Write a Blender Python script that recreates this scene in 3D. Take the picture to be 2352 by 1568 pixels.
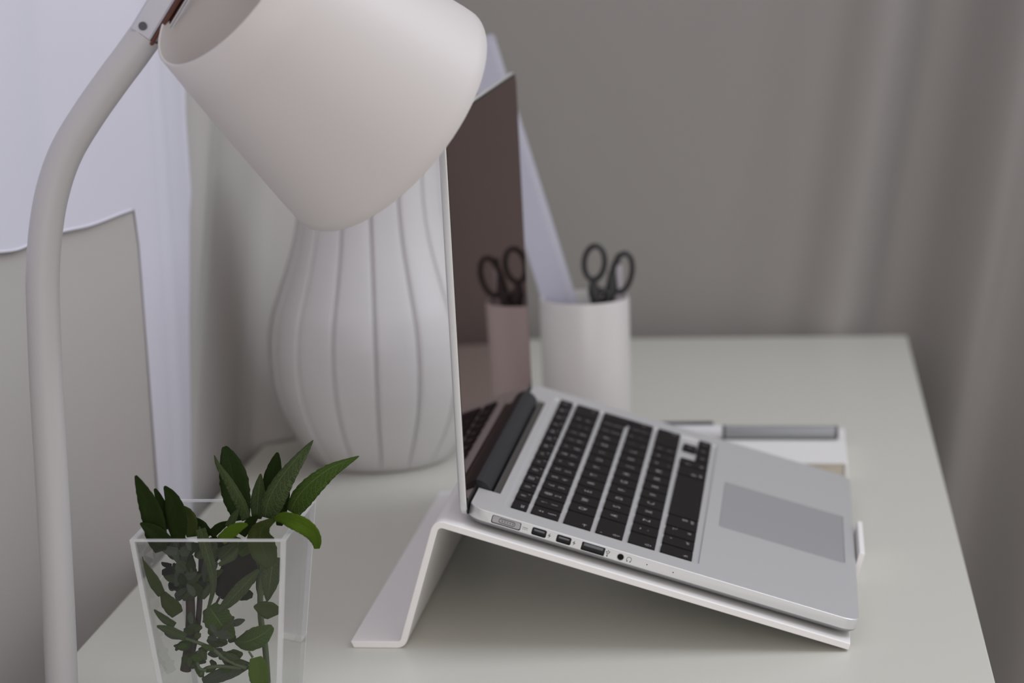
import bpy, bmesh, math, random
from mathutils import Vector, Matrix
from mathutils.geometry import delaunay_2d_cdt
R = math.radians
for o in list(bpy.data.objects): bpy.data.objects.remove(o, do_unlink=True)
SC = bpy.context.scene
COL = SC.collection
MM = 0.001

# ------------------------------------------------------------------ camera
cam = bpy.data.cameras.new('camera'); CAM = bpy.data.objects.new('camera', cam); COL.objects.link(CAM)
PAN, TILT, ROLL, F_PX = R(-6.79), R(-10.93), R(-1.88), 5509.94
fw = Vector((math.sin(PAN)*math.cos(TILT), math.cos(PAN)*math.cos(TILT), math.sin(TILT)))
rt = Vector((math.cos(PAN), -math.sin(PAN), 0)); up = rt.cross(fw)
cr = math.cos(ROLL)*rt + math.sin(ROLL)*up; cu = -math.sin(ROLL)*rt + math.cos(ROLL)*up
CPOS = Vector((173.53, -1246.77, 412.07))
M = Matrix((( cr.x, cu.x, -fw.x, 0), (cr.y, cu.y, -fw.y, 0), (cr.z, cu.z, -fw.z, 0), (0, 0, 0, 1)))
M.translation = CPOS*MM
CAM.matrix_world = M
cam.sensor_width = 36; cam.lens = F_PX/2352*36
cam.clip_start = 0.05; cam.clip_end = 30
cam.dof.use_dof = True; cam.dof.focus_distance = 1.235; cam.dof.aperture_fstop = 7.4
SC.camera = CAM

def at(px, py, Y):
    """point in mm at depth Y that the camera sees at pixel (px,py)"""
    d = fw + cr*((px-1176)/F_PX) - cu*((py-784)/F_PX)
    return CPOS + d*((Y-CPOS.y)/d.y)
def atz(px, py, Z):
    d = fw + cr*((px-1176)/F_PX) - cu*((py-784)/F_PX)
    return CPOS + d*((Z-CPOS.z)/d.z)

# ------------------------------------------------------------------ light
w = bpy.data.worlds.new('world'); SC.world = w; w.use_nodes = True
bg = w.node_tree.nodes['Background']; bg.inputs[0].default_value = (0.93, 0.885, 0.865, 1); bg.inputs[1].default_value = 0.66
def area(name, loc, target, sx, sy, power, col):
    l = bpy.data.lights.new(name, 'AREA'); l.shape = 'RECTANGLE'; l.size = sx; l.size_y = sy; l.energy = power; l.color = col
    o = bpy.data.objects.new(name, l); COL.objects.link(o); o.location = loc
    o.rotation_euler = (Vector(target)-Vector(loc)).to_track_quat('-Z', 'Y').to_euler()
    return o
area('window_daylight', (1.40, 0.55, 1.85), (-0.1, 0.1, 0.1), 2.2, 1.7, 35, (0.84, 0.90, 1.0))
area('fill_light', (0.5, -2.9, 0.85), (0.0, 0.3, 0.05), 2.6, 1.7, 22, (1.0, 0.96, 0.94))  # added soft fill from behind the camera, lifts the shaded fronts
SC.view_settings.view_transform = 'Standard'; SC.view_settings.look = 'None'
SC.view_settings.gamma = 1; SC.view_settings.use_curve_mapping = False
SC.view_settings.exposure = 0.0

# ------------------------------------------------------------------ materials
def mat(name, col, rough=0.5, metal=0.0, bump=0, bscale=200, spec=0.5, var=0, vscale=3, coat=0, trans=0, sheen=0):
    m = bpy.data.materials.new(name); m.use_nodes = True
    nt = m.node_tree; b = nt.nodes['Principled BSDF']
    b.inputs['Base Color'].default_value = (*col, 1); b.inputs['Roughness'].default_value = rough
    b.inputs['Metallic'].default_value = metal; b.inputs['Specular IOR Level'].default_value = spec
    b.inputs['Coat Weight'].default_value = coat
    b.inputs['Sheen Weight'].default_value = sheen
    tc = nt.nodes.new('ShaderNodeTexCoord')
    if bump:
        n = nt.nodes.new('ShaderNodeTexNoise'); n.inputs['Scale'].default_value = bscale; n.inputs['Detail'].default_value = 3
        nt.links.new(tc.outputs['Object'], n.inputs['Vector'])
        bp = nt.nodes.new('ShaderNodeBump'); bp.inputs['Strength'].default_value = bump; bp.inputs['Distance'].default_value = 0.0005
        nt.links.new(n.outputs['Fac'], bp.inputs['Height']); nt.links.new(bp.outputs['Normal'], b.inputs['Normal'])
    if var:
        n = nt.nodes.new('ShaderNodeTexNoise'); n.inputs['Scale'].default_value = vscale; n.inputs['Detail'].default_value = 4
        nt.links.new(tc.outputs['Object'], n.inputs['Vector'])
        mx = nt.nodes.new('ShaderNodeMix'); mx.data_type = 'RGBA'
        mx.inputs[6].default_value = (*[c*(1-var) for c in col], 1); mx.inputs[7].default_value = (*[min(1, c*(1+var)) for c in col], 1)
        nt.links.new(n.outputs['Fac'], mx.inputs[0]); nt.links.new(mx.outputs[2], b.inputs['Base Color'])
    return m
def fabric(name, col, transl=0.25):
    m = mat(name, col, 0.9, bump=0.25, bscale=900, spec=0.1, var=0.03, vscale=6)
    nt = m.node_tree; b = nt.nodes['Principled BSDF']; out = nt.nodes['Material Output']
    t = nt.nodes.new('ShaderNodeBsdfTranslucent'); t.inputs[0].default_value = (*col, 1)
    mx = nt.nodes.new('ShaderNodeMixShader'); mx.inputs[0].default_value = transl
    nt.links.new(b.outputs[0], mx.inputs[1]); nt.links.new(t.outputs[0], mx.inputs[2]); nt.links.new(mx.outputs[0], out.inputs[0])
    return m
MT = dict(
    wall=mat('wall_paint', (.62, .59, .57), .85, bump=.15, bscale=60),
    floor=mat('floor_wood', (.09, .075, .065), .5, var=.25, vscale=5),
    desk=mat('white_laminate', (.63, .625, .565), .33, bump=.04, bscale=300),
    desk_edge=mat('desk_steel', (.6, .6, .58), .4),
    curtain=fabric('grey_white_linen', (.335, .318, .308), .05),
    curtain_l=fabric('off_white_linen', (.53, .505, .49), .08),
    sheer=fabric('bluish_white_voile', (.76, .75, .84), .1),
    alu=mat('aluminium', (.70, .70, .71), .42, metal=.55, bump=.1, bscale=2500, var=.015, vscale=600),
    alu_edge=mat('bright_aluminium', (.9, .88, .85), .25, metal=1.0),
    alu_pad=mat('trackpad_glass', (.55, .55, .57), .4, metal=.6),
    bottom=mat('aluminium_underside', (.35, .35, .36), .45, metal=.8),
    key=mat('black_keycap', (.012, .009, .0095), .55, bump=.05, bscale=1500, spec=.14),
    legend=mat('key_legend', (.42, .42, .43), .6),
    glass=mat('black_display_glass', (.008, .004, .004), .02, spec=.13),
    gasket=mat('black_rubber', (.012, .012, .012), .5),
    hinge=mat('grey_black_plastic', (.020, .021, .026), .45, spec=.3),
    vent=mat('brown_grey_vent', (.10, .09, .085), .5, metal=.3),
    port=mat('port_black', (.01, .01, .012), .3),
    port_in=mat('port_tongue', (.16, .17, .19), .3, metal=.3),
    mark=mat('grey_engraving', (.12, .12, .12), .6),
    stand=mat('white_powder_coat', (.86, .84, .835), .5, bump=.12, bscale=1800),
    ceramic=mat('white_glazed_ceramic', (.71, .69, .695), .38, var=.02, vscale=8),
    cup=mat('white_plastic_cup', (.60, .575, .57), .3),
    blackplastic=mat('black_plastic', (.012, .012, .012), .35),
    steel=mat('steel', (.6, .6, .6), .25, metal=1),
    chrome=mat('chrome', (.8, .8, .82), .08, metal=1),
    copper=mat('brown_copper_trim', (.15, .06, .045), .3, metal=.7),
    lamp=mat('white_lacquer', (.50, .485, .495), .35),
    shade=mat('white_lamp_shade', (.74, .71, .705), .45),
    ruler=mat('pale_blue_grey_plastic', (.50, .50, .60), .35),
    ruler_tick=mat('ruler_scale_white', (.66, .66, .74), .5),
    paper=mat('cream_page_block', (.62, .56, .48), .8, bump=.5, bscale=400),
    cover=mat('white_notebook_cover', (.80, .79, .78), .55),
    pen=mat('silver_grey_pen', (.30, .31, .325), .35, metal=.15),
    pen_l=mat('pale_pen_cap', (.62, .62, .64), .35),
    pen_d=mat('dark_pen_trim', (.10, .10, .11), .3, metal=.6),
    stem_w=mat('woody_brown_stem', (.030, .021, .016), .7, bump=.4, bscale=300, var=.3, vscale=60),
    stem_g=mat('green_stem', (.060, .085, .032), .6, bump=.3, bscale=300),
)
nt = MT['shade'].node_tree; t_ = nt.nodes.new('ShaderNodeBsdfTranslucent'); t_.inputs[0].default_value = (.85, .78, .76, 1); x_ = nt.nodes.new('ShaderNodeMixShader'); x_.inputs[0].default_value = .22
nt.links.new(nt.nodes['Principled BSDF'].outputs[0], x_.inputs[1]); nt.links.new(t_.outputs[0], x_.inputs[2]); nt.links.new(x_.outputs[0], nt.nodes['Material Output'].inputs[0])
# switched-off display: black panel behind coated glass
m = bpy.data.materials.new('coated_display_glass'); m.use_nodes = True; nt = m.node_tree; nt.nodes.clear()
o_ = nt.nodes.new('ShaderNodeOutputMaterial'); d_ = nt.nodes.new('ShaderNodeBsdfDiffuse'); d_.inputs[0].default_value = (.010, .005, .005, 1)
g_ = nt.nodes.new('ShaderNodeBsdfGlossy'); g_.inputs[0].default_value = (.74, .60, .58, 1); g_.inputs['Roughness'].default_value = .02
f_ = nt.nodes.new('ShaderNodeFresnel'); f_.inputs[0].default_value = 1.45; x_ = nt.nodes.new('ShaderNodeMixShader')
nt.links.new(f_.outputs[0], x_.inputs[0]); nt.links.new(d_.outputs[0], x_.inputs[1]); nt.links.new(g_.outputs[0], x_.inputs[2]); nt.links.new(x_.outputs[0], o_.inputs[0])
MT['glass'] = m
# clear acrylic
def acrylic(name, veil, white):
    m = bpy.data.materials.new(name); m.use_nodes = True; nt = m.node_tree; nt.nodes.clear()
    out = nt.nodes.new('ShaderNodeOutputMaterial'); tr = nt.nodes.new('ShaderNodeBsdfTransparent'); tr.inputs[0].default_value = (.97, .975, .97, 1)
    df = nt.nodes.new('ShaderNodeBsdfDiffuse'); df.inputs[0].default_value = white; gl = nt.nodes.new('ShaderNodeBsdfGlossy'); gl.inputs['Roughness'].default_value = .02
    fr = nt.nodes.new('ShaderNodeFresnel'); ge = nt.nodes.new('ShaderNodeNewGeometry'); mr = nt.nodes.new('ShaderNodeMapRange')
    mr.inputs['To Min'].default_value = 1.33; mr.inputs['To Max'].default_value = 1/1.33      # the node inverts the index on back faces
    nt.links.new(ge.outputs['Backfacing'], mr.inputs['Value']); nt.links.new(mr.outputs[0], fr.inputs[0])
    m1 = nt.nodes.new('ShaderNodeMixShader'); m1.inputs[0].default_value = veil; m2 = nt.nodes.new('ShaderNodeMixShader')
    nt.links.new(tr.outputs[0], m1.inputs[1]); nt.links.new(df.outputs[0], m1.inputs[2])
    nt.links.new(fr.outputs[0], m2.inputs[0]); nt.links.new(m1.outputs[0], m2.inputs[1]); nt.links.new(gl.outputs[0], m2.inputs[2]); nt.links.new(m2.outputs[0], out.inputs[0])
    return m
MT['acrylic'] = acrylic('clear_acrylic', .004, (.8, .8, .8, 1)); MT['acrylic_edge'] = acrylic('polished_acrylic_edge', .38, (.85, .85, .87, 1))
# leaves with veins (uv: u across 0..1, v along 0..1)
def leaf_mat(name, col, vein, k=0.55):
    m = bpy.data.materials.new(name); m.use_nodes = True; nt = m.node_tree; N = nt.nodes; Lk = nt.links
    b = N['Principled BSDF']; b.inputs['Roughness'].default_value = .75; b.inputs['Specular IOR Level'].default_value = .12
    uv = N.new('ShaderNodeTexCoord'); sp = N.new('ShaderNodeSeparateXYZ'); Lk.new(uv.outputs['UV'], sp.inputs[0])
    def mth(op, a, c, cl=False):
        n = N.new('ShaderNodeMath'); n.operation = op; n.use_clamp = cl
        for i, s in enumerate((a, c)):
            if s is None: continue
            if isinstance(s, (int, float)): n.inputs[i].default_value = s
            else: Lk.new(s, n.inputs[i])
        return n.outputs[0]
    u = mth('ABSOLUTE', mth('SUBTRACT', sp.outputs[0], .5), None)           # 0..0.5 from midrib
    mid = mth('SUBTRACT', 1, mth('MULTIPLY', u, 22), True)
    ph = mth('SUBTRACT', mth('MULTIPLY', sp.outputs[1], 13), mth('MULTIPLY', u, 4.2))
    fr = mth('ABSOLUTE', mth('SUBTRACT', mth('FRACT', ph, None), .5), None)
    side = mth('MULTIPLY', mth('SUBTRACT', 1, mth('MULTIPLY', fr, 11), True), .75)
    vo = N.new('ShaderNodeTexVoronoi'); vo.feature = 'DISTANCE_TO_EDGE'; vo.inputs['Scale'].default_value = 1
    mp = N.new('ShaderNodeMapping'); mp.inputs['Scale'].default_value = (16, 44, 1); Lk.new(uv.outputs['UV'], mp.inputs[0]); Lk.new(mp.outputs[0], vo.inputs['Vector'])
    net = mth('MULTIPLY', mth('SUBTRACT', 1, mth('MULTIPLY', vo.outputs['Distance'], 7), True), .5)
    f = mth('MULTIPLY', mth('MAXIMUM', mth('MAXIMUM', mid, side), net), k, True)
    mx = N.new('ShaderNodeMix'); mx.data_type = 'RGBA'; Lk.new(f, mx.inputs[0])
    no = N.new('ShaderNodeTexNoise'); no.inputs['Scale'].default_value = 5; Lk.new(uv.outputs['UV'], no.inputs['Vector'])
    m2 = N.new('ShaderNodeMix'); m2.data_type = 'RGBA'; Lk.new(no.outputs['Fac'], m2.inputs[0])
    m2.inputs[6].default_value = (*[c*.7 for c in col], 1); m2.inputs[7].default_value = (*[c*1.3 for c in col], 1)
    Lk.new(m2.outputs[2], mx.inputs[6]); mx.inputs[7].default_value = (*vein, 1); Lk.new(mx.outputs[2], b.inputs['Base Color'])
    bp = N.new('ShaderNodeBump'); bp.inputs['Strength'].default_value = .5; bp.inputs['Distance'].default_value = .0006; bp.invert = True
    Lk.new(f, bp.inputs['Height']); Lk.new(bp.outputs[0], b.inputs['Normal'])
    out = N['Material Output']; t = N.new('ShaderNodeBsdfTranslucent'); t.inputs[0].default_value = (col[0]*1.2, col[1]*1.5, col[2]*.5, 1)
    ms = N.new('ShaderNodeMixShader'); ms.inputs[0].default_value = .15
    Lk.new(b.outputs[0], ms.inputs[1]); Lk.new(t.outputs[0], ms.inputs[2]); Lk.new(ms.outputs[0], out.inputs[0])
    return m
LM = dict(
    dark=leaf_mat('sage_leaf_dark_top', (.014, .027, .004), (.028, .046, .010), .5),
    mid=leaf_mat('sage_leaf_green', (.032, .060, .007), (.11, .17, .05), .95),
    under=leaf_mat('sage_leaf_grey_underside', (.034, .050, .017), (.12, .16, .07), .95),
    bright=leaf_mat('sage_leaf_bright', (.060, .110, .005), (.12, .18, .03), .45),
    olive=leaf_mat('sage_leaf_olive', (.036, .052, .010), (.085, .115, .04), .5),
    grey=leaf_mat('sage_leaf_grey', (.060, .072, .050), (.13, .15, .11), .5),
    black=leaf_mat('sage_leaf_purple_black', (.012, .011, .012), (.025, .024, .024), .3),
)

# ------------------------------------------------------------------ helpers (all lengths in mm)
class MB:
    def __init__(s): s.v = []; s.f = []; s.uv = {}; s.mi = []; s.cur = 0
    def add(s, vs, fs):
        o = len(s.v); s.v += [tuple(v) for v in vs]
        for f in fs: s.f.append([i+o for i in f]); s.mi.append(s.cur)
    def grid(s, rows, close_u=False, close_v=False):
        """rows: list of lists of points"""
        n, k = len(rows), len(rows[0]); vs = [p for r in rows for p in r]; fs = []
        for i in range(n if close_u else n-1):
            for j in range(k if close_v else k-1):
                a = i*k+j; b_ = i*k+(j+1) % k; c = ((i+1) % n)*k+(j+1) % k; d = ((i+1) % n)*k+j
                fs.append([a, b_, c, d])
        s.add(vs, fs)
    def cap(s, ring): s.add(ring, [list(range(len(ring)))])
    def loft(s, rings, c0=True, c1=True):
        n = len(rings[0]); vs = [p for r in rings for p in r]; fs = []
        for i in range(len(rings)-1):
            for j in range(n): fs.append([i*n+j, i*n+(j+1) % n, (i+1)*n+(j+1) % n, (i+1)*n+j])
        if c0: fs.append(list(range(n))[::-1])
        if c1: fs.append([(len(rings)-1)*n+j for j in range(n)])
        s.add(vs, fs)
    def box(s, x0, x1, y0, y1, z0, z1):
        s.loft([[(x0, y0, z), (x1, y0, z), (x1, y1, z), (x0, y1, z)] for z in (z0, z1)])
    def tube(s, pts, r, n=12, caps=True):
        pts = [Vector(p) for p in pts]; rs = r if isinstance(r, (list, tuple)) else [r]*len(pts); rings = []
        t0 = (pts[1]-pts[0]).normalized(); ref = Vector((0, 1, 0)) if abs(t0.y) < .9 else Vector((1, 0, 0)); e1 = t0.cross(ref).normalized()
        for i, p in enumerate(pts):
            t = (pts[min(i+1, len(pts)-1)]-pts[max(i-1, 0)]).normalized(); e1 = (e1-t*e1.dot(t)).normalized(); e2 = t.cross(e1)
            rings.append([p+rs[i]*(math.cos(a)*e1+math.sin(a)*e2) for a in [2*math.pi*k/n for k in range(n)]])
        s.loft(rings, caps, caps)
    def lathe(s, prof, n=64, c=(0, 0)):
        """prof: (r,z) list, closed by the caller"""
        s.grid([[(c[0]+r*math.cos(a), c[1]+r*math.sin(a), z) for a in [2*math.pi*k/n for k in range(n)]] for r, z in prof], close_v=True)
    def merge(s, me, mtx):
        o = len(s.v)
        s.v += [tuple(mtx @ v.co) for v in me.vertices]
        for p in me.polygons: s.f.append([i+o for i in p.vertices]); s.mi.append(s.cur)
    def build(s, name, mats, parent=None, smooth=None, loc=None, bevel=0, bseg=2):
        me = bpy.data.meshes.new(name)
        me.from_pydata([(a*MM, b_*MM, c*MM) for a, b_, c in s.v], [], s.f)
        mats = mats if isinstance(mats, (list, tuple)) else [mats]
        for m_ in mats: me.materials.append(m_)
        for p, i in zip(me.polygons, s.mi): p.material_index = i
        bm = bmesh.new(); bm.from_mesh(me); bmesh.ops.remove_doubles(bm, verts=bm.verts, dist=2e-6)
        bmesh.ops.delete(bm, geom=[v for v in bm.verts if not v.link_faces], context='VERTS'); bmesh.ops.recalc_face_normals(bm, faces=bm.faces); bm.to_mesh(me); bm.free()
        o = bpy.data.objects.new(name, me); COL.objects.link(o)
        if parent: o.parent = parent
        if loc: o.location = Vector(loc)*MM
        if smooth is not None:
            me.shade_smooth()
            me.set_sharp_from_angle(angle=R(smooth))
        if bevel:
            b_ = o.modifiers.new('bevel', 'BEVEL'); b_.width = bevel*MM; b_.segments = bseg; b_.limit_method = 'ANGLE'; b_.angle_limit = R(40); b_.harden_normals = False
        return o
def empty(name, loc, label, cat, group=None, rot=(0, 0, 0)):
    o = bpy.data.objects.new(name, None); COL.objects.link(o); o.location = Vector(loc)*MM; o.rotation_euler = rot; o.empty_display_size = .02
    return tag(o, label, cat, group)
def tag(o, label, cat, group=None):
    o['label'] = label; o['category'] = cat
    if group: o['group'] = group
    return o
def rrect(x0, x1, y0, y1, r, z=0, n=6):
    """rounded rectangle ring, ccw from +z"""
    P = []
    for cx, cy, a0 in ((x1-r, y1-r, 0), (x0+r, y1-r, 90), (x0+r, y0+r, 180), (x1-r, y0+r, 270)):
        for k in range(n+1):
            a = R(a0+90*k/n); P.append((cx+r*math.cos(a), cy+r*math.sin(a), z))
    return P
def tri_holes(outer, holes):
    """triangles filling outer loop minus holes (3d planar points in z=const or y=const)"""
    flat_z = max(p[2] for p in outer)-min(p[2] for p in outer) < 1e-6
    loops = [outer]+holes; p3 = []; p2 = []; ed = []; polys = []
    for lp in loops:
        o = len(p3); p3 += [tuple(p) for p in lp]
        q = [(p[0], p[1] if flat_z else p[2]) for p in lp]; polys.append(q); p2 += [Vector(a) for a in q]
        ed += [(o+i, o+(i+1) % len(lp)) for i in range(len(lp))]
    vo, _, fo_, _, _, _ = delaunay_2d_cdt(p2, ed, [], 0, 1e-5)
    def inside(x, y, pl):
        c = False; n_ = len(pl)
        for i in range(n_):
            (xa, ya), (xb, yb) = pl[i], pl[(i+1) % n_]
            if (ya > y) != (yb > y) and x < (xb-xa)*(y-ya)/(yb-ya)+xa: c = not c
        return c
    keep = []
    for f in fo_:
        cx = sum(vo[i][0] for i in f)/len(f); cy = sum(vo[i][1] for i in f)/len(f)
        if inside(cx, cy, polys[0]) and not any(inside(cx, cy, h) for h in polys[1:]): keep.append(list(f))
    k = outer[0][2] if flat_z else outer[0][1]
    return [((v[0], v[1], k) if flat_z else (v[0], k, v[1])) for v in vo], keep
def interp(tab, x):
    if x <= tab[0][0]: return tab[0][1]
    for (a, fa), (b_, fb) in zip(tab, tab[1:]):
        if x <= b_:
            t = (x-a)/(b_-a); t = t*t*(3-2*t); return fa+(fb-fa)*t
    return tab[-1][1]
def catmull(pts, n=8):
    pts = [Vector(p) for p in pts]; out = []
    for i in range(len(pts)-1):
        p0 = pts[max(i-1, 0)]; p1 = pts[i]; p2 = pts[i+1]; p3 = pts[min(i+2, len(pts)-1)]
        for k in range(n):
            t = k/n; out.append(.5*((2*p1)+(p2-p0)*t+(2*p0-5*p1+4*p2-p3)*t*t+(3*p1-p0-3*p2+p3)*t**3))
    out.append(pts[-1]); return out

# ------------------------------------------------------------------ room
def struct(o): o['kind'] = 'structure'; return o
FZ = -735
mb = MB(); mb.box(-400, 2300, -1900, 1100, FZ-20, FZ); struct(mb.build('floor', MT['floor']))
mb = MB(); mb.box(-400, 2300, 1060, 1100, FZ, 1700); struct(mb.build('wall_back', MT['wall']))
mb = MB(); mb.box(-440, -400, -1900, 1100, FZ, 1700); struct(mb.build('wall_left', MT['wall']))

# back curtain: y(x,z)
def back_y(x, z):
    s = (z/297.0)*51                              # the fold leans to the right with height
    xr = x-s
    y = interp([(-400, 915), (100, 912), (165, 905), (206, 889), (216, 887), (232, 905), (254, 948), (270, 946), (343, 888), (352, 898), (440, 850), (560, 790), (700, 760), (800, 780), (950, 760), (1100, 780)], xr)
    return y + 1.5*math.sin(x/60+z/400)
xs = [-330+i*8 for i in range(0, 100)]+[470+i*14 for i in range(48)]
zs = [FZ+15+i*40 for i in range(58)]
mb = MB(); mb.grid([[(x, back_y(x, z), z) for x in xs] for z in zs])
o = tag(mb.build('back_curtain', MT['curtain'], smooth=60), 'plain warm grey curtain hanging behind the far end of the desk', 'curtain')
md = o.modifiers.new('thick', 'SOLIDIFY'); md.thickness = .0012; md.offset = 1

# left curtain: x(y,z) - hangs along the desk's left side, pushed onto the desk behind the vase
def left_x(y, z):
    s = .55*max(0, min(z, 260))                   # the forward fold leans back as it rises
    yy = y-s if y > 340 else y-s*max(0, (y-240)/100)
    x = interp([(-1200, -262), (-300, -262), (20, -270), (110, -266), (212, -226), (226, -224), (305, -237), (345, -240), (440, -235), (464, -231), (494, -202), (510, -197), (700, -206), (905, -202)], yy)
    if z < 5 and x > -224 and y < 462: x = min(x, -224-(5-z)*.2)
    if z < 0: x = min(x, -226)                    # below the desk top it hangs beside the edge
    return x + 1.2*math.sin(y/37+z/90)
ys = [-1000+i*25 for i in range(36)]+[-100+i*6 for i in range(168)]
zs = [FZ+15+i*35 for i in range(20)]+[-30, -15, -6, -.5, .6, 3, 6, 12, 20]+[30+i*15 for i in range(40)]+[640+i*60 for i in range(17)]
mb = MB(); mb.grid([[(left_x(y, max(z, .9)), y, max(z, .9)) if left_x(y, .9) > -226 and y > 460 else (left_x(y, z), y, z) for y in ys] for z in zs])
o = tag(mb.build('side_curtain', MT['curtain_l'], smooth=60), 'off-white linen curtain in tall folds along the left edge of the desk', 'curtain')
md = o.modifiers.new('thick', 'SOLIDIFY'); md.thickness = .0012; md.offset = 0
# bluish white cloth over the side curtain, hem running diagonally; its low tail imitates light on a curtain fold
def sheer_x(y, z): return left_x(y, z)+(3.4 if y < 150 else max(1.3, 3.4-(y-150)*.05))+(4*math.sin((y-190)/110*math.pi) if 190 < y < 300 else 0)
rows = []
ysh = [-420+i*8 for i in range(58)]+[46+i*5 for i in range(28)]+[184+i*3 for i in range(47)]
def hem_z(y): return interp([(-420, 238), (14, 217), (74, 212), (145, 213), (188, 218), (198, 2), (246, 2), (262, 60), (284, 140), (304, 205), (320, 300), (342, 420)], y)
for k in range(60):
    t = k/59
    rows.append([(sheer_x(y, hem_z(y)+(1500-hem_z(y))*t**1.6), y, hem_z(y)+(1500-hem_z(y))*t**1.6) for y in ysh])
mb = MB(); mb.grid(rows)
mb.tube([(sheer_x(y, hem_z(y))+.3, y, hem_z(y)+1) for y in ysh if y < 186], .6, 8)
o = tag(mb.build('draped_cloth', MT['sheer'], smooth=60), 'bright bluish-white cloth hanging over the left curtain with a slanting hem and a low tail standing in for a lit curtain fold', 'cloth')
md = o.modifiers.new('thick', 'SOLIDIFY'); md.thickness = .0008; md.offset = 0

# ------------------------------------------------------------------ desk
t = empty('desk', (27, 280, FZ), 'white rectangular desk with a smooth top under the laptop', 'desk')
def to(o, root):                                   # parent without moving (root has no rotation)
    o.parent = root; o.location = o.location-root.location; return o
mb = MB(); mb.loft([rrect(-221.4, 275, -320, 881, 3, z) for z in (-22, 0)]); to(mb.build('tabletop', MT['desk'], bevel=.8), t)
mb = MB(); mb.box(-190, 245, -290, 850, -60, -22.2); to(mb.build('frame', MT['desk_edge'], bevel=1), t)
for x in (-195, 215):
    for y in (-295, 820):
        mb = MB(); mb.box(x, x+35, y, y+35, FZ, -60.2); to(mb.build('leg', MT['desk_edge'], bevel=1), t)

# ------------------------------------------------------------------ laptop
LT, YAW = R(17.13), R(-.52)
x0, y0 = -110, -157
ox = 110+x0*math.cos(YAW)-y0*math.sin(YAW); oy = 157+x0*math.sin(YAW)+y0*math.cos(YAW)
LZ = 79.1
LAP = empty('laptop', (ox, oy, LZ), 'open silver aluminium laptop with black keys on the white stand', 'laptop', rot=(0, LT, YAW))
W, D = 314.0, 219.0
V1, CU = 38.95, 12.64                               # hinge notch
def outline(ins, w, zone='all'):
    """body outline at inset, with the hinge notch at the rear (u=0)"""
    r = 9; P = []; a0, a1, b0, b1 = ins, D-ins, ins, W-ins; rr = max(1.5, r-ins*.6)
    P += [(a0, V1, w), (CU, V1, w), (CU, W-V1, w), (a0, W-V1, w)]
    for cx, cy, s in ((a0+rr, b1-rr, 180), (a1-rr, b1-rr, 90), (a1-rr, b0+rr, 0), (a0+rr, b0+rr, -90)):
        for k in range(9):
            a = R(s-90*k/8); P.append((cx+rr*math.cos(a), cy+rr*math.sin(a), w))
    return P
UA, UB, VA = 16.8, 128.6, 18.5
TA, TB, TV0, TV1 = 136.5, 212.5, 104.5, 209.5
well = rrect(UA, UB, VA, W-VA, 1.0, 0, 3)
pad = rrect(TA, TB, TV0, TV1, 3.0, 0, 5)
mb = MB()
vs, fs = tri_holes(outline(.35, 0), [well, pad]); mb.add(vs, fs)
rings = [outline(.35, 0), outline(0, -.35), outline(0, -.8)]
mb.loft(rings, False, False)
# near side wall with port pockets: the straight part between the corner arcs
low = -6.0
ports = {  # u0,u1,w0,w1,radius
    'power_port': (13.7, 30.2, -5.5, -1.0, .9), 'display_port_a': (36.4, 44.6, -5.4, -1.1, .9), 'display_port_b': (50.3, 58.5, -5.4, -1.1, .9),
    'usb_port': (64.4, 77.5, -5.7, -1.0, .5)}
sidev = []
def side_ring(u0, u1, w0, w1, r, v):
    return [(a, v, b_) for a, b_, _ in rrect(u0, u1, w0, w1, r, 0, 4)]
holes = [side_ring(*p, 0) for p in ports.values()]
jc = [(86.4+2.05*math.cos(a), 0, -3.35+2.05*math.sin(a)) for a in [2*math.pi*k/24 for k in range(24)]]
dots = [[(u+.35*math.cos(a), 0, -3.2+.35*math.sin(a)) for a in [2*math.pi*k/10 for k in range(10)]] for u in (101.2, 115.9)]
vs, fs = tri_holes([(9, 0, -.8), (D-9, 0, -.8), (D-9, 0, low), (9, 0, low)], holes+[jc]+dots); mb.add(vs, fs)
# rest of that wall band
A, B = outline(0, -.8), outline(0, low)
n = len(A)
for i in range(n):
    j = (i+1) % n
    if abs(A[i][1]) < .01 and abs(A[j][1]) < .01 and abs(A[i][0]-A[j][0]) > 50: continue
    mb.add([A[i], A[j], B[j], B[i]], [[0, 1, 2, 3]])
# pockets
for h, dpt in [(h, 3.2) for h in holes]+[(jc, 6)]+[(d, 1.5) for d in dots]:
    mb.cur = 1; mb.loft([h, [(a, dpt, c) for a, b_, c in h]], False, True)
mb.cur = 0
# recess walls of keyboard and trackpad
mb.loft([well, [(a, b_, -1.3) for a, b_, c in well]], False, False)
mb.cap([(a, b_, -1.3) for a, b_, c in well])
mb.loft([pad, [(a, b_, -.8) for a, b_, c in pad]], False, True)
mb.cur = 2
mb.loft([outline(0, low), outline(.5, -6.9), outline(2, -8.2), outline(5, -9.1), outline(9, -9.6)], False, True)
body = mb.build('body', [MT['alu'], MT['port'], MT['bottom']], LAP, smooth=35)
mb = MB(); mb.loft([[(a, b_, -.78) for a, b_, c in rrect(TA+.35, TB-.35, TV0+.35, TV1-.35, 2.7, 0, 5)], rrect(TA+.35, TB-.35, TV0+.35, TV1-.35, 2.7, -.18, 5)])
mb.build('trackpad', MT['alu_pad'], LAP, smooth=35)['label'] = 'grey glass trackpad'
for a in (14, D-26):
    for b_ in (14, W-26):
        mb = MB(); mb.lathe([(0, -9.4), (6, -9.4), (6, -10.6), (5.2, -11.1), (0, -11.1)], 24, (a+6, b_+6)); mb.build('rubber_foot', MT['gasket'], LAP, smooth=40)
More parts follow.
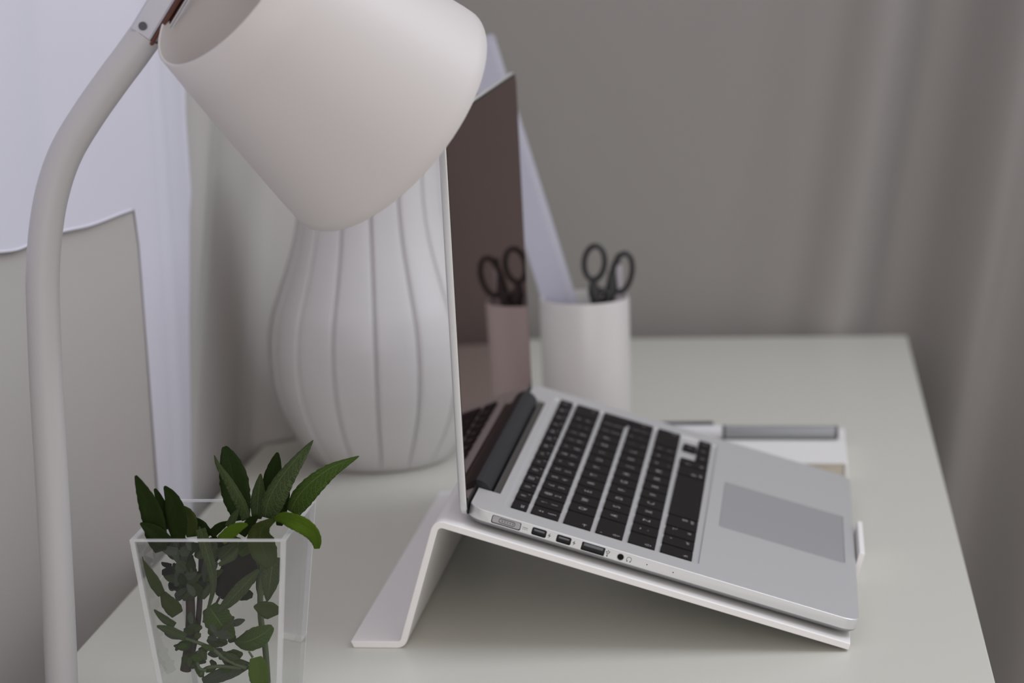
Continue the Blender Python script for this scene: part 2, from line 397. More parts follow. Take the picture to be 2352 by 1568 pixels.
# hinge cover and vent strip
mb = MB(); prof = [(7.0, -6), (7.0, -.6), (6.6, .2), (5.3, 1.6), (3.6, 2.9), (1.6, 3.6), (-1.0, 3.9), (-3.2, 3.7), (-4.0, 2.5), (-4.0, -3), (-2, -6.5)]
mb.loft([[(u, v, w) for u, w in prof] for v in (V1+1.2, W-V1-1.2)]); mb.build('hinge_cover', MT['hinge'], LAP, smooth=50)
mb = MB(); mb.box(8.6, CU-.05, V1+.1, W-V1-.1, -6, -1.0)
for k in range(58): mb.box(9.3, 12.2, V1+3+k*4.0, V1+5.4+k*4.0, -1.05, -.75)
mb.build('vent_strip', MT['vent'], LAP)
mb = MB(); mb.box(-2, 8.55, V1+.2, W-V1-.2, -8, -6.2); mb.build('hinge_recess', MT['gasket'], LAP)

# port interiors
def rr_side(u0, u1, w0, w1, r, v0, v1, name, m_, par=LAP):
    mb = MB(); mb.loft([side_ring(u0, u1, w0, w1, r, v0), side_ring(u0, u1, w0, w1, r, v1)]); return mb.build(name, m_, par, smooth=40)
MT['mag'] = mat('satin_port_metal', (.42, .41, .43), .4, metal=.7)
o = rr_side(14.1, 29.8, -5.15, -1.35, .8, .45, 3, 'power_port', MT['mag']); o['label'] = 'satin grey charging port'
mb = MB(); rg = lambda q, v: side_ring(18.0-q, 26.6+q, -4.2-q, -2.3+q, .9+q, v)
mb.loft([rg(0, .2), rg(.35, .2), rg(.35, .46), rg(0, .46)], False, False); mb.grid([rg(0, .2), rg(0, .46)], close_v=True)
for k in range(5): mb.box(19.3+k*1.5, 20.0+k*1.5, .3, .46, -3.5, -2.9)
mb.build('contact_ring', MT['mark'], o)
for nm, k in (('display_port_a', 0), ('display_port_b', 1)):
    p = ports[nm]
    rr_side(p[0]+1.2, p[1]-1.2, -3.2, -2.2, .3, .7, 3, 'display_port', MT['port_in'])
rr_side(65.6, 76.3, -3.2, -1.7, .2, .8, 3, 'usb_port', MT['port_in'])
mb = MB(); q = [(86.4+r_*math.cos(a), v, -3.35+r_*math.sin(a)) for v, r_ in ((-.04, 2.05), (-.04, 1.75), (.8, 1.6), (.8, 2.05)) for a in [2*math.pi*k/24 for k in range(24)]]
mb.grid([q[i*24:(i+1)*24] for i in range(4)], close_u=True, close_v=True); mb.build('headphone_jack', MT['mag'], LAP, smooth=40)

# little 2d marks: polygons / strokes drawn in a plane
def stroke(mb, pts, wd, fn):
    """pts 2d polyline -> thin ribbons, fn maps 2d to 3d"""
    for (xa, ya), (xb, yb) in zip(pts, pts[1:]):
        d = math.hypot(xb-xa, yb-ya) or 1; nx, ny = -(yb-ya)/d*wd/2, (xb-xa)/d*wd/2
        mb.add([fn(xa+nx, ya+ny), fn(xb+nx, yb+ny), fn(xb-nx, yb-ny), fn(xa-nx, ya-ny)], [[0, 1, 2, 3]])
def poly(mb, pts, fn): mb.add([fn(*p) for p in pts], [list(range(len(pts)))])
sidefn = lambda u0, w0: (lambda x, y: (u0+x, -.03, w0+y))
def icon(name, u0, w0, draw):
    mb = MB(); draw(mb, sidefn(u0, w0)); mb.build(name, MT['mark'], LAP)
def d_dc(mb, f):
    stroke(mb, [(-1.5, .45), (1.5, .45)], .3, f)
    for k in (-1.1, 0, 1.1): stroke(mb, [(k-.35, -.45), (k+.35, -.45)], .3, f)
def d_bolt(mb, f): poly(mb, [(.5, 1.6), (-.9, -.15), (-.1, -.15)], f); poly(mb, [(-.5, -1.6), (.9, .15), (.1, .15)], f); poly(mb, [(-.2, .1), (-.1, -.15), (.9, .15), (.2, .25)], f)
def circ2(r_, n=16, cx=0, cy=0, a0=0, a1=360): return [(cx+r_*math.cos(R(a0+(a1-a0)*k/n)), cy+r_*math.sin(R(a0+(a1-a0)*k/n))) for k in range(n+1)]
def d_usb(mb, f):
    stroke(mb, [(0, -1.5), (0, 1.4)], .25, f); poly(mb, [(-.35, 1.2), (.35, 1.2), (0, 1.9)], f)
    stroke(mb, [(0, -.9), (-.8, -.1), (-.8, .5)], .25, f); stroke(mb, [(0, -.5), (.8, .2), (.8, .7)], .25, f)
    poly(mb, circ2(.35, 10, -.8, .6), f); poly(mb, circ2(.45, 10, 0, -1.6), f); poly(mb, [(.5, .6), (1.1, .6), (1.1, 1.2), (.5, 1.2)], f)
def d_phones(mb, f):
    stroke(mb, circ2(1.3, 14, 0, .1, -35, 215), .3, f)
    for s in (-1, 1): stroke(mb, [(s*1.0, -.6), (s*.75, -1.4)], .65, f)
icon('power_icon', 32.6, -3.4, d_dc); icon('bolt_icon', 46.3, -3.3, d_bolt); icon('bolt_icon', 60.2, -3.3, d_bolt)
icon('usb_icon', 79.2, -3.3, d_usb); icon('headphone_icon', 91.2, -3.4, d_phones)

# ---- keyboard
_fonts = {}
def text_mesh(s):
    if s not in _fonts:
        c = bpy.data.curves.new('glyph', 'FONT'); c.body = s; c.align_x = 'CENTER'; c.align_y = 'CENTER'; c.size = 1; c.resolution_u = 2
        ob = bpy.data.objects.new('glyph', c); me = bpy.data.meshes.new_from_object(ob)
        bpy.data.objects.remove(ob); _fonts[s] = me
    return _fonts[s]
KT = .35                                            # key top height above the deck
def put_text(mb, s, tx, ty, size, cx, cy):
    """tx,ty in key coordinates: x to the right (+v), y towards the screen (-u)"""
    me = text_mesh(s)
    m_ = Matrix(((0, -size, 0, cx-ty), (size, 0, 0, cy+tx), (0, 0, 1, KT+.02), (0, 0, 0, 1)))
    mb.merge(me, m_)
def key(u0, u1, v0, v1, legend):
    mb = MB(); r = 1.3
    cu_, cv_ = (u0+u1)/2, (v0+v1)/2
    def ring(i, w, rr): return [(a-cu_, b_-cv_, w) for a, b_, _ in rrect(u0+i, u1-i, v0+i, v1-i, rr, 0, 4)]
    mb.loft([ring(0, -1.25, r), ring(0, -.1, r), ring(.12, .2, r), ring(.35, KT, r-.2)])
    mb.cur = 1
    f = lambda x, y: (-y, x, KT+.02)
    for it in legend:
        if it[0] == 't': put_text(mb, it[1], it[3], it[4], it[2], 0, 0)
        elif it[0] == 's':
            for pl in it[1]: stroke(mb, pl, .3, f)
    o = mb.build('key', [MT['key'], MT['legend']], LAP)
    o.location = Vector((cu_, cv_, 0))*MM
    return o
T = lambda s, size, x=0, y=0: ('t', s, size, x, y)
def arrow(x, y, s=1, kind='right'):
    d = {'up': (0, 1), 'down': (0, -1), 'left': (-1, 0), 'right': (1, 0)}[kind]
    p = lambda a, b_: (x+s*(a*d[0]-b_*d[1]), y+s*(a*d[1]+b_*d[0]))
    return [[p(-1.6, 0), p(1.6, 0)], [p(.5, 1), p(1.6, 0), p(.5, -1)]]
def outline_arrow(x, y, s):
    q = [(0, 1.7), (1.5, .1), (.65, .1), (.65, -1.3), (-.65, -1.3), (-.65, .1), (-1.5, .1), (0, 1.7)]
    return [[(x+a*s, y+b_*s) for a, b_ in q]]
PIT, GAP, VS = 19.0, 3.1, 20.3                       # key pitch, gap, where the rows start
def row(u0, u1, keys, pit=PIT):
    v = VS
    for wd, leg in keys:
        if wd > 0: key(u0, u1, v, v+wd*pit-GAP, leg)
        v += abs(wd)*pit
span = 14.5*PIT
fp = span/14
FK = ['esc', 'F1', 'F2', 'F3', 'F4', 'F5', 'F6', 'F7', 'F8', 'F9', 'F10', 'F11', 'F12', '']
def ficon(k):
    c = []
    if k == 0: return [T('esc', 4.2, -2.0, -1.2)]
    L_ = [T(FK[k], 1.9, 5.0, -2.6)] if FK[k] else []
    if k in (1, 2):
        rr = .7 if k == 1 else 1.0; c.append(circ2(rr, 10, 0, .6))
        for a in range(0, 360, 45): c.append([((rr+.5)*math.cos(R(a)), .6+(rr+.5)*math.sin(R(a))), ((rr+1.1)*math.cos(R(a)), .6+(rr+1.1)*math.sin(R(a)))])
    elif k == 3: c += [[(-2.4, -.8), (2.4, -.8), (2.4, 2), (-2.4, 2), (-2.4, -.8)], [(-.6, -.8), (-.6, .6), (1, .6), (1, 2)], [(-2.4, .6), (-.6, .6)]]
    elif k == 4: c += [circ2(1.5, 12, 0, .6), [(0, .6), (.9, 1.4)], circ2(.4, 6, 0, .6)]
    elif k in (5, 6): c += [circ2(1.1, 8, 0, -.2, 0, 180)]+[[(1.6*math.cos(R(a)), -.2+1.6*math.sin(R(a))), (2.3*math.cos(R(a)), -.2+2.3*math.sin(R(a)))] for a in (10, 50, 90, 130, 170)]
    elif k == 7: c += [[(0, -.5), (0, 1.7), (-2, .6), (0, -.5)], [(2.2, -.5), (2.2, 1.7), (.2, .6), (2.2, -.5)]]
    elif k == 8: c += [[(-1.6, -.5), (-1.6, 1.7), (.4, .6), (-1.6, -.5)], [(1, -.5), (1, 1.7)], [(1.8, -.5), (1.8, 1.7)]]
    elif k == 9: c += [[(-2.2, -.5), (-2.2, 1.7), (-.2, .6), (-2.2, -.5)], [(0, -.5), (0, 1.7), (2, .6), (0, -.5)]]
    elif k in (10, 11, 12):
        c += [[(-1.6, .1), (-1, .1), (0, -.7), (0, 1.9), (-1, 1.1), (-1.6, 1.1), (-1.6, .1)]]
        for q in range(k-10): c += [circ2(1+q*.8, 5, .2, .6, -45, 45)]
    else: c += [circ2(1.2, 12, 0, .4, 120, 420), [(0, .6), (0, 2)]]
    return L_+[('s', c)]
row(21.0, 29.9, [(fp/PIT, ficon(k)) for k in range(14)])
def two(a, b_): return [T(a, 5.0, 0, 3.0), T(b_, 5.2, 0, -3.2)]
row(32.3, 48.1, [(1, two('±', '§'))]+[(1, two(a, c)) for a, c in zip('!@£$%^&*()_+', '1234567890-=')]+[(1.5, [('s', arrow(6.5, -4, 1.1, 'left'))])])
row(51.0, 66.6, [(1.5, [('s', arrow(-7.5, -3.8, 1.2)+[[(-5.4, -5), (-5.4, -2.6)]])])]+[(1, [T(c, 6.0, 0, .3)]) for c in 'QWERTYUIOP']+[(1, two('{', '[')), (1, two('}', ']'))])
row(69.4, 84.8, [(1.75, [('s', outline_arrow(-11, -3.6, 1.0)+[[(-11.7, -5.6), (-10.3, -5.6)], circ2(.35, 6, -13.2, 4.6)])])]+[(1, [T(c, 6.0, 0, .3)]) for c in 'ASDFGHJKL']+[(1, two(':', ';')), (1, two('"', "'")), (1, two('|', '\\'))])
row(88.0, 103.3, [(1.25, [('s', outline_arrow(-6.5, -3.6, 1.15))]), (1, two('~', '`'))]+[(1, [T(c, 6.0, 0, .3)]) for c in 'ZXCVBNM']+[(1, two('<', ',')), (1, two('>', '.')), (1, two('?', '/')), (2.25, [('s', outline_arrow(15.5, -3.6, 1.15))])])
cmd = circ2(.5, 8, -.9, .9)+[(-.4, .4)]
def d_cmd(x, y):
    c = [[(x-.45, y-.45), (x+.45, y-.45), (x+.45, y+.45), (x-.45, y+.45), (x-.45, y-.45)]]
    for a, b_ in ((-1, -1), (1, -1), (1, 1), (-1, 1)): c.append(circ2(.5, 8, x+a*.95, y+b_*.95))
    return c
alt_l = [('s', [[(2.8, 4.6), (4.2, 4.6), (5.4, 2.4), (6.6, 2.4)], [(5, 4.6), (6.6, 4.6)]]), T('alt', 3.0, -3.5, -4.8)]
row(106.4, 124.4, [(1, [T('fn', 3.8, -3.6, -5.2)]), (1, [T('^', 3.6, 3.6, 4.2), T('ctrl', 3.2, 2.2, -5.0)]), (1, [('s', [[(2.8, 4.6), (4.2, 4.6), (5.2, 2.4), (6.4, 2.4)], [(5, 4.6), (6.4, 4.6)]]), T('alt', 3.4, 3.2, -5.0)]), (1.25, [('s', d_cmd(6.6, -1.2)), T('cmd', 3.4, 5.4, -5.4)]), (5, []), (1.25, [('s', d_cmd(-6.6, -1.2)), T('cmd', 3.4, -5.4, -5.4)]), (1, [('s', [[(-2.8, 4.6), (-4.2, 4.6), (-5.2, 2.4), (-6.4, 2.4)], [(-5, 4.6), (-6.4, 4.6)]]), T('alt', 3.4, -3.2, -5.0)])])
v = VS+11.5*PIT
tri = lambda dx, dy: [('s', [[(dx*.9, dy*.9), (-dx*.7-dy*.9, -dy*.7-dx*.9), (-dx*.7+dy*.9, -dy*.7+dx*.9), (dx*.9, dy*.9)]])]
key(115.9, 124.4, v, v+PIT-GAP, tri(-1, 0))
key(106.4, 115.2, v+PIT, v+2*PIT-GAP, tri(0, 1)); key(115.6, 124.4, v+PIT, v+2*PIT-GAP, tri(0, -1))
key(115.9, 124.4, v+2*PIT, v+3*PIT-GAP, tri(1, 0))
# tall return key over two rows
mb = MB(); va_, vb_ = VS+13.5*PIT, VS+14.5*PIT-GAP; vc_ = VS+13.75*PIT
def ent(i): return [(51.0+i, va_+i), (67.8-i*.2, va_+i), (67.8+i*.2, vc_+i), (84.8-i, vc_+i), (84.8-i, vb_-i), (51.0+i, vb_-i)]
cu_, cv_ = 68, (va_+vb_)/2
mb.loft([[(a-cu_, b_-cv_, w) for a, b_ in ent(i)] for i, w in ((0, -1.25), (0, -.1), (.12, .2), (.35, KT))])
mb.cur = 1; f = lambda x, y: (-y, x, KT+.02)
for pl in [[(4.5, -8), (4.5, -10.5), (1.5, -10.5)], [(2.5, -9.6), (1.5, -10.5), (2.5, -11.4)]]: stroke(mb, pl, .28, f)
o = mb.build('key', [MT['key'], MT['legend']], LAP); o.location = Vector((cu_, cv_, 0))*MM
# web between the keys: thin dark slots come from the key sides themselves

# ---- lid: hinged at the rear, built in (s along the lid, v, n = thickness to the back)
LA = R(108.27); U0, W0 = .28, -5.19
LID = empty('lid', (U0, 0, W0), '', '')
del LID['label']; del LID['category']
LID.parent = LAP; LID.rotation_euler = (0, -LA, 0)   # local x runs up the lid, local z towards the user
LS = 214.0
def lring(i, n_, r=9): return rrect(-2.0+i, LS-i, i, W-i, max(2, r-i*.5), -n_, 8)
mb = MB(); mb.loft([lring(3.5, -4.6), lring(1.2, -4.2), lring(.25, -3.4), lring(0, -2.4), lring(0, -.7), lring(.3, -.38)], True, False)
mb.cur = 1; mb.loft([lring(.3, -.38), lring(.62, -.1), lring(1.0, -.1), lring(1.0, -.6)], False, True)
mb.build('lid_shell', [MT['alu'], MT['alu_edge']], LID, smooth=35)
mb = MB(); mb.loft([lring(1.0, -.55), lring(1.0, -.02), lring(1.7, .12), lring(2.1, .0), lring(2.1, -.5)], False, False); mb.build('rubber_gasket', MT['gasket'], LID, smooth=35)
mb = MB(); g = lambda i, n_: rrect(7+i, LS-2.1-i, 2.1+i, W-2.1-i, 5, -n_, 6)
mb.loft([g(0, -.5), g(0, 0), g(.1, .06)]); o = mb.build('screen', MT['glass'], LID); o['label'] = 'dark glossy switched-off screen'
mb = MB(); mb.loft([rrect(-1, 7, 2.1, W-2.1, 3, -n_, 4) for n_ in (-.5, -.05)]); mb.build('screen_border', MT['gasket'], LID)

# ------------------------------------------------------------------ laptop stand
ST = empty('laptop_stand', (ox, oy, LZ), 'white bent sheet-metal laptop stand under the open laptop', 'stand', rot=(0, LT, YAW))
# profile in (u,w); the flange lies level, so convert world-level points
ct, st_ = math.cos(LT), math.sin(LT)
def uw(x, z): z -= LZ; return (x*ct-z*st_, x*st_+z*ct)
TH = 3.8; WT = -11.15
def arc(cu0, cw0, r, a0, a1, n=7): return [(cu0+r*math.cos(R(a0+(a1-a0)*k/n)), cw0+r*math.sin(R(a0+(a1-a0)*k/n))) for k in range(n+1)]
# outer chain (outside of top bend), inner chain
up_, lo_ = [], []
r_in, r_out = 2.4, 2.4+TH
c1 = (-16.2+r_out, WT-r_out)                        # top bend centre
# foot bend: riser meets flange; riser outer u=-16.2, inner u=-12.4
zf = 0.02
# level line z=zf: w = (zf-LZ+u*st_)/ct
wl = lambda u, z: (z-LZ+u*st_)/ct
# foot bend angle: flange direction is world -x = (-ct,-st_) in (u,w)
fd = Vector((-ct, -st_)); rd = Vector((0, 1)); nd = Vector((-st_, ct))       # nd = world up
# outer (right/lower) corner: intersection of u=-12.4 with z=zf ; inner corner: u=-16.2 with z=TH
co = Vector((-16.2+TH, wl(-16.2+TH, zf))); ci = Vector((-16.2, wl(-16.2, zf+TH)))
def fillet(c, d1, d2, r):
    h = (d1.angle(d2))/2; tl = r/math.tan(h); a = c+d1*tl; b_ = c+d2*tl; cen = c+(d1+d2).normalized()*(r/math.sin(h)); out = []
    va, vb = a-cen, b_-cen; ang = va.angle_signed(vb)
    for k in range(8):
        t_ = k/7; rot = Matrix.Rotation(-ang*t_, 2); out.append(cen+rot @ va)
    return out
fo = fillet(co, fd, rd, r_out); fi = fillet(ci, fd, rd, r_in)
fl_end = 28.6
chain_out = [(-16.2+TH, WT-TH-r_in)]                 # inner side of riser (under the sheet) going down
under = arc(-16.2+TH+r_in, WT-TH-r_in, r_in, 180, 90)     # inner top bend from riser to sheet underside
over = arc(c1[0], c1[1], r_out, 180, 90)
UE = 217.2
A_ = [tuple(p) for p in fo]                            # from flange bottom to riser inner face
A_ = [tuple(co+fd*fl_end)]+A_+under+[(UE, WT-TH)]
B_ = [tuple(p) for p in fi]
B_ = [tuple(ci+fd*(fl_end-TH*.3))]+B_+over+[(UE, WT)]
def resample(ch, n=80):
    ch = [Vector(c) for c in ch]; L_ = [0]
    for a, b_ in zip(ch, ch[1:]): L_.append(L_[-1]+(b_-a).length)
    return ch, L_
mb = MB()
Y0, Y1 = -6.0, 320.0
ns = min(len(A_), len(B_))
assert len(A_) == len(B_), (len(A_), len(B_))
ring0 = A_+B_[::-1]
def sheet_side(v, shrink=0):
    out = []
    for i, (a, b_) in enumerate(ring0): out.append((a, v, b_))
    return out
mb.loft([sheet_side(v) for v in (Y0, Y1)])
stand = mb.build('bent_sheet', MT['stand'], ST, smooth=40, bevel=.55, bseg=3)
# front lip, a tongue bent up in the middle
mb = MB(); li = arc(219.6, WT+.6, .6, -90, 0, 5)+[(220.2, 4.4)]; lo2 = arc(219.6, WT+.6, .6+TH-.6, -90, 0, 5)+[(220.2+TH-.6, 4.4)]
li = [(UE-.5, WT)]+li; lo2 = [(UE-.5, WT-TH+.6)]+lo2
rg_ = li+lo2[::-1]
mb.loft([[(a, v, b_) for a, b_ in rg_] for v in (122, 192)]); mb.build('front_lip', MT['stand'], ST, smooth=40, bevel=.5, bseg=3)

# ------------------------------------------------------------------ ribbed vase
VC = (-124.0, 433.0)
vprof = [(0, 46), (1.5, 48.5), (4, 50.5), (12, 56), (25, 64), (42, 72), (60, 77.2), (78, 79), (95, 78.6), (112, 75.4), (130, 68.5), (148, 62), (162, 57.5), (178, 54), (195, 52.3), (215, 52), (232, 54), (240, 56)]
def vr(z):
    for (a, fa), (b_, fb) in zip(vprof, vprof[1:]):
        if z <= b_: return fa+(fb-fa)*(z-a)/(b_-a)
    return vprof[-1][1]
mb = MB(); NR = 16; rows = []
zz = [0, .8, 1.5, 2.6, 4]+[8+i*6 for i in range(39)]+[240]
def vring(z, off=0):
    r0 = vr(z); out = []
    for k in range(NR*40):
        a = 2*math.pi*k/(NR*40); ph = ((a*NR/(2*math.pi)+.62) % 1.0)      # seam at ph=0
        d = min(ph, 1-ph)
        groove = -3.4*math.exp(-(d/.034)**2)*(min(1, z/12))
        bulge = .7*(1-(2*ph-1)**4)*(min(1, z/20))-.3
        tw = .06*math.sin(z/240*math.pi)*0
        r_ = r0+groove+bulge-off
        out.append((VC[0]+r_*math.cos(a+tw), VC[1]+r_*math.sin(a+tw), z))
    return out
outer = [vring(z) for z in zz]
inner = [vring(z, 5) for z in zz if z > 5][::-1]
mb.loft(outer+inner, True, True)
tag(mb.build('vase', MT['ceramic'], smooth=70), 'large white ceramic vase with vertical ribs behind the lamp shade', 'vase')

# ------------------------------------------------------------------ pencil cup and what stands in it
PC = (21.3, 492.0)
mb = MB(); prof = [(0, 0), (31.2, 0), (32.7, 1.5), (33, 40), (33.1, 105.4), (32.6, 106.7), (31.4, 106.7), (31, 105.4), (30.5, 3), (0, 3)]
mb.lathe(prof, 72, PC)
tag(mb.build('pencil_cup', MT['cup'], smooth=40), 'white cylindrical pencil cup behind the laptop holding scissors and a ruler', 'cup')
# ruler
rd_ = Vector((-.2706, 0, .9627)); rx = Vector((.9627, 0, .2706)); r0 = Vector((16.6, 500, 5))
def rp(s, t_, dy): return r0+rd_*s+rx*t_+Vector((0, dy, 0))
RU = empty('ruler', r0, 'long pale blue-grey ruler leaning left out of the pencil cup', 'ruler')
mb = MB(); mb.loft([[rp(a, b_, dy)-r0 for a, b_, _ in rrect(0, 300.5, 0, 25, 2.5, 0, 4)] for dy in (-1.2, 1.2)])
mb.build('ruler_blade', MT['ruler'], RU, bevel=.4)
mb = MB()
for k in range(0, 292):
    h = 6.5 if k % 10 == 0 else (5 if k % 5 == 0 else 3.8)
    a = 4+k; q = [rp(a, 24.6-h, -1.26)-r0, rp(a, 24.6, -1.26)-r0, rp(a+.45, 24.6, -1.26)-r0, rp(a+.45, 24.6-h, -1.26)-r0]; mb.add(q, [[0, 1, 2, 3]])
mb.build('graduation', MT['ruler_tick'], RU)
# scissors
SX = empty('scissors', (33.9, 489.2, 22.5), 'black-handled scissors standing handles up in the white cup', 'scissors')
so = Vector((33, 500, 20)); SX.scale = (.994, .994, .994)
def loop_pts(cx, cz, a, b_, rot, y, n=36):
    out = []
    for k in range(n+1):
        t_ = 2*math.pi*k/n; x, z = a*math.cos(t_), b_*math.sin(t_); c, s = math.cos(R(rot)), math.sin(R(rot)); out.append(Vector((cx+x*c+z*s, y, cz-x*s+z*c)))
    return out
for cx, cz, a, b_, rot, y, sh in ((28.9, 131.2, 7.6, 12.6, 7, 498, [(27.5, 498, 118), (28, 498, 110), (32, 498, 92)]), (48.8, 122.5, 7.2, 14.6, 12, 504, [(41.5, 503.5, 124), (41, 503, 112), (34, 501, 92)])):
    mb = MB(); lp = loop_pts(cx, cz, a, b_, rot, y)
    mb.tube([p-so for p in lp], 2.1, 10, False); mb.tube([Vector(p)-so for p in sh], [2.6, 4.6, 4.0], 10); mb.build('handle', MT['blackplastic'], SX, smooth=50)
mb = MB(); mb.tube([Vector((26.5, 498, 108))-so, Vector((34, 500, 110))-so, Vector((41, 502, 107))-so], [3.0, 2.6, 3.0], 10); mb.build('handle_rest', MT['blackplastic'], SX, smooth=50)
for dx, y in ((-1, 499.0), (1, 501.2)):
    mb = MB(); mb.loft([[Vector(p)-so for p in ((33+dx*5, yy, 94), (33-dx*4, yy, 94), (34-dx*.5, yy, -6), (34+dx*1.5, yy, -6))] for yy in (y-.8, y+.8)]); mb.build('blade', MT['steel'], SX)
mb = MB(); mb.tube([Vector((33, 496.8, 80))-so, Vector((33, 503.2, 80))-so], 2.6, 14); mb.build('pivot_screw', MT['steel'], SX)
# slim pale pen standing in the cup, seen through the right handle
PP = empty('pen', (39.0, 499, 3), 'slim pale lilac pen standing in the cup behind the scissor handles', 'pen')
mb = MB(); mb.tube([(0, 0, 1), (0, 0, 3), (2.0, 2, 20), (6.2, 3, 116), (6.8, 3.2, 126)], [.4, 1.2, 3.4, 3.6, 3.2], 14); mb.build('barrel', mat('pale_lilac_plastic', (.50, .47, .52), .4), PP, smooth=40)
mb = MB(); mb.tube([(6.8, 3.2, 126.2), (7.2, 3.4, 134)], [2.2, 1.9], 12); mb.build('push_button', MT['pen_d'], PP, smooth=40)

# ------------------------------------------------------------------ notebook and pen
NX0, NX1, NY0, NY1 = 62.5, 210.0, 364.5, 468.0
NB = empty('notebook', (136, 416, 0), 'thick white notebook lying on the desk behind the laptop', 'notebook')
nb = lambda x, y, z: (x-136, y-416, z)
mb = MB(); mb.loft([[nb(x, y, z) for x, y, _ in rrect(NX0+2, NX1-2.2, NY0+2, NY1-2, .6)] for z in (1.3, 10.7)]); mb.build('page_block', MT['paper'], NB)
mb = MB(); mb.loft([[nb(x, y, z) for x, y, _ in rrect(NX0, NX1, NY0, NY1, 2)] for z in (0, 1.2)]); mb.build('back_cover', MT['cover'], NB, bevel=.3)
mb = MB(); mb.loft([[nb(x, y, z) for x, y, _ in rrect(NX0, NX1, NY0, NY1, 2)] for z in (10.8, 12.0)]); mb.build('front_cover', MT['cover'], NB, bevel=.3)
mb = MB(); mb.loft([[nb(x, y, z) for x, y in ((NX1-2, NY0), (NX1+.4, NY0), (NX1+.4, NY1), (NX1-2, NY1))] for z in (.4, 11.6)]); mb.build('spine', MT['cover'], NB, bevel=.8)
a = Vector((205.5, 433.5, 17.0)); b2 = Vector((70, 438.5, 17.0)); ax = (b2-a).normalized()
PN = empty('pen', a, 'thick silver-grey pen lying on the white notebook', 'pen')
def pt(s): return ax*s
mb = MB(); mb.tube([pt(.9), pt(1.5), pt(2.5), pt(80), pt(81)], [4.0, 4.6, 4.85, 4.85, 4.5], 20); mb.build('barrel', MT['pen'], PN, smooth=40)
mb = MB(); mb.tube([pt(0), pt(.4), pt(2.4)], [3.6, 4.4, 4.95], 20); mb.build('end_ring', MT['pen_d'], PN, smooth=40)
mb = MB(); mb.tube([pt(80.2), pt(82.4)], 4.95, 20); mb.build('middle_ring', MT['pen_d'], PN, smooth=40)
mb = MB(); mb.tube([pt(82.3), pt(83), pt(130), pt(134), pt(135)], [4.7, 4.95, 4.95, 4.2, 3], 20); mb.build('cap', MT['pen_l'], PN, smooth=40)
mb = MB(); up3 = Vector((0, .6, .8)); mb.tube([pt(89)+up3*6.4, pt(91)+up3*7.0, pt(128)+up3*6.4, pt(131)+up3*3.0], [1.3, 1.4, 1.5, 1.4], 10); mb.build('clip', MT['pen_d'], PN, smooth=40)

# ------------------------------------------------------------------ desk lamp
LY = -115
LP = empty('desk_lamp', (-197.7, LY, 0), 'white goose-neck desk lamp with a tilted shade in the left foreground', 'lamp')
lo = Vector((-197.7, LY, 0))
stem = [(-198.2, LY, 6), (-197.7, LY, 17), (-196.6, LY, 60), (-195.6, LY, 113), (-194.9, LY, 168), (-194.0, LY, 200), (-192.8, LY, 226), (-189.5, LY, 250), (-184.4, LY, 270), (-176.6, LY, 288), (-165.0, LY, 305), (-151.4, LY, 322), (-142.0, LY, 333), (-133.0, LY, 344)]
cp = catmull(stem, 6)
mb = MB(); mb.tube([p-lo for p in cp], 8.3, 28); mb.build('stem', MT['lamp'], LP, smooth=50)
mb = MB(); mb.loft([[Vector((x, y, z))-lo for x, y, _ in rrect(-219, -147, -300, -104, 9)] for z in (0, 8)]); mb.build('base', MT['lamp'], LP, bevel=1.5)
# shade
sc = Vector((-54.45, LY, 332.8)); sa = Vector((.594, .499, -.631)).normalized(); HL = 54.4; RN, RW = 45.9, 66.3
e1 = sa.cross(Vector((0, 0, 1))).normalized(); e2 = sa.cross(e1)
def sring(s, r_): return [sc+sa*s+r_*(math.cos(a)*e1+math.sin(a)*e2)-lo for a in [2*math.pi*k/72 for k in range(72)]]
mb = MB(); prof = [(-HL, RN-1.4), (-HL-.5, RN-.8), (-HL, RN), (-HL+20, RN+4.2), (0, (RN+RW)/2+.8), (HL-16, RW-2.2), (HL-6, RW-.6), (HL-1, RW), (HL, RW-.5), (HL-.4, RW-1.8), (HL-8, RW-2.4), (HL-16, RW-4.2), (0, (RN+RW)/2-1.2), (-HL+20, RN+2.2)]
rr_ = [sring(s, r_) for s, r_ in prof]
mb.grid(rr_, close_u=True, close_v=True); mb.build('shade', MT['shade'], LP, smooth=60)
# bulb holder on the axis, carried by two struts from the inner wall
kd = cr*.65+cu*.76; kd = (kd-sa*kd.dot(sa)).normalized(); ke = sa.cross(kd)
mb = MB(); mb.tube([sc+sa*s-lo for s in (-14, -12, 2, 4)], [10, 12, 12, 11], 24); mb.build('bulb_holder', MT['lamp'], LP, smooth=40)
mb = MB(); mb.tube([sc+sa*s-lo for s in (4, 10, 20, 32, 42, 47)], [8, 9, 14, 18, 14, 4], 24); mb.build('bulb', mat('frosted_bulb', (.8, .8, .78), .3), LP, smooth=50)
mb = MB(); hold = sc+sa*(-6)-lo
for q in (kd*.92+ke*.38, kd*.92-ke*.38): mb.tube([hold+q.normalized()*11, hold+q.normalized()*53.5], 1.6, 8)
mb.build('shade_strut', MT['chrome'], LP, smooth=40)
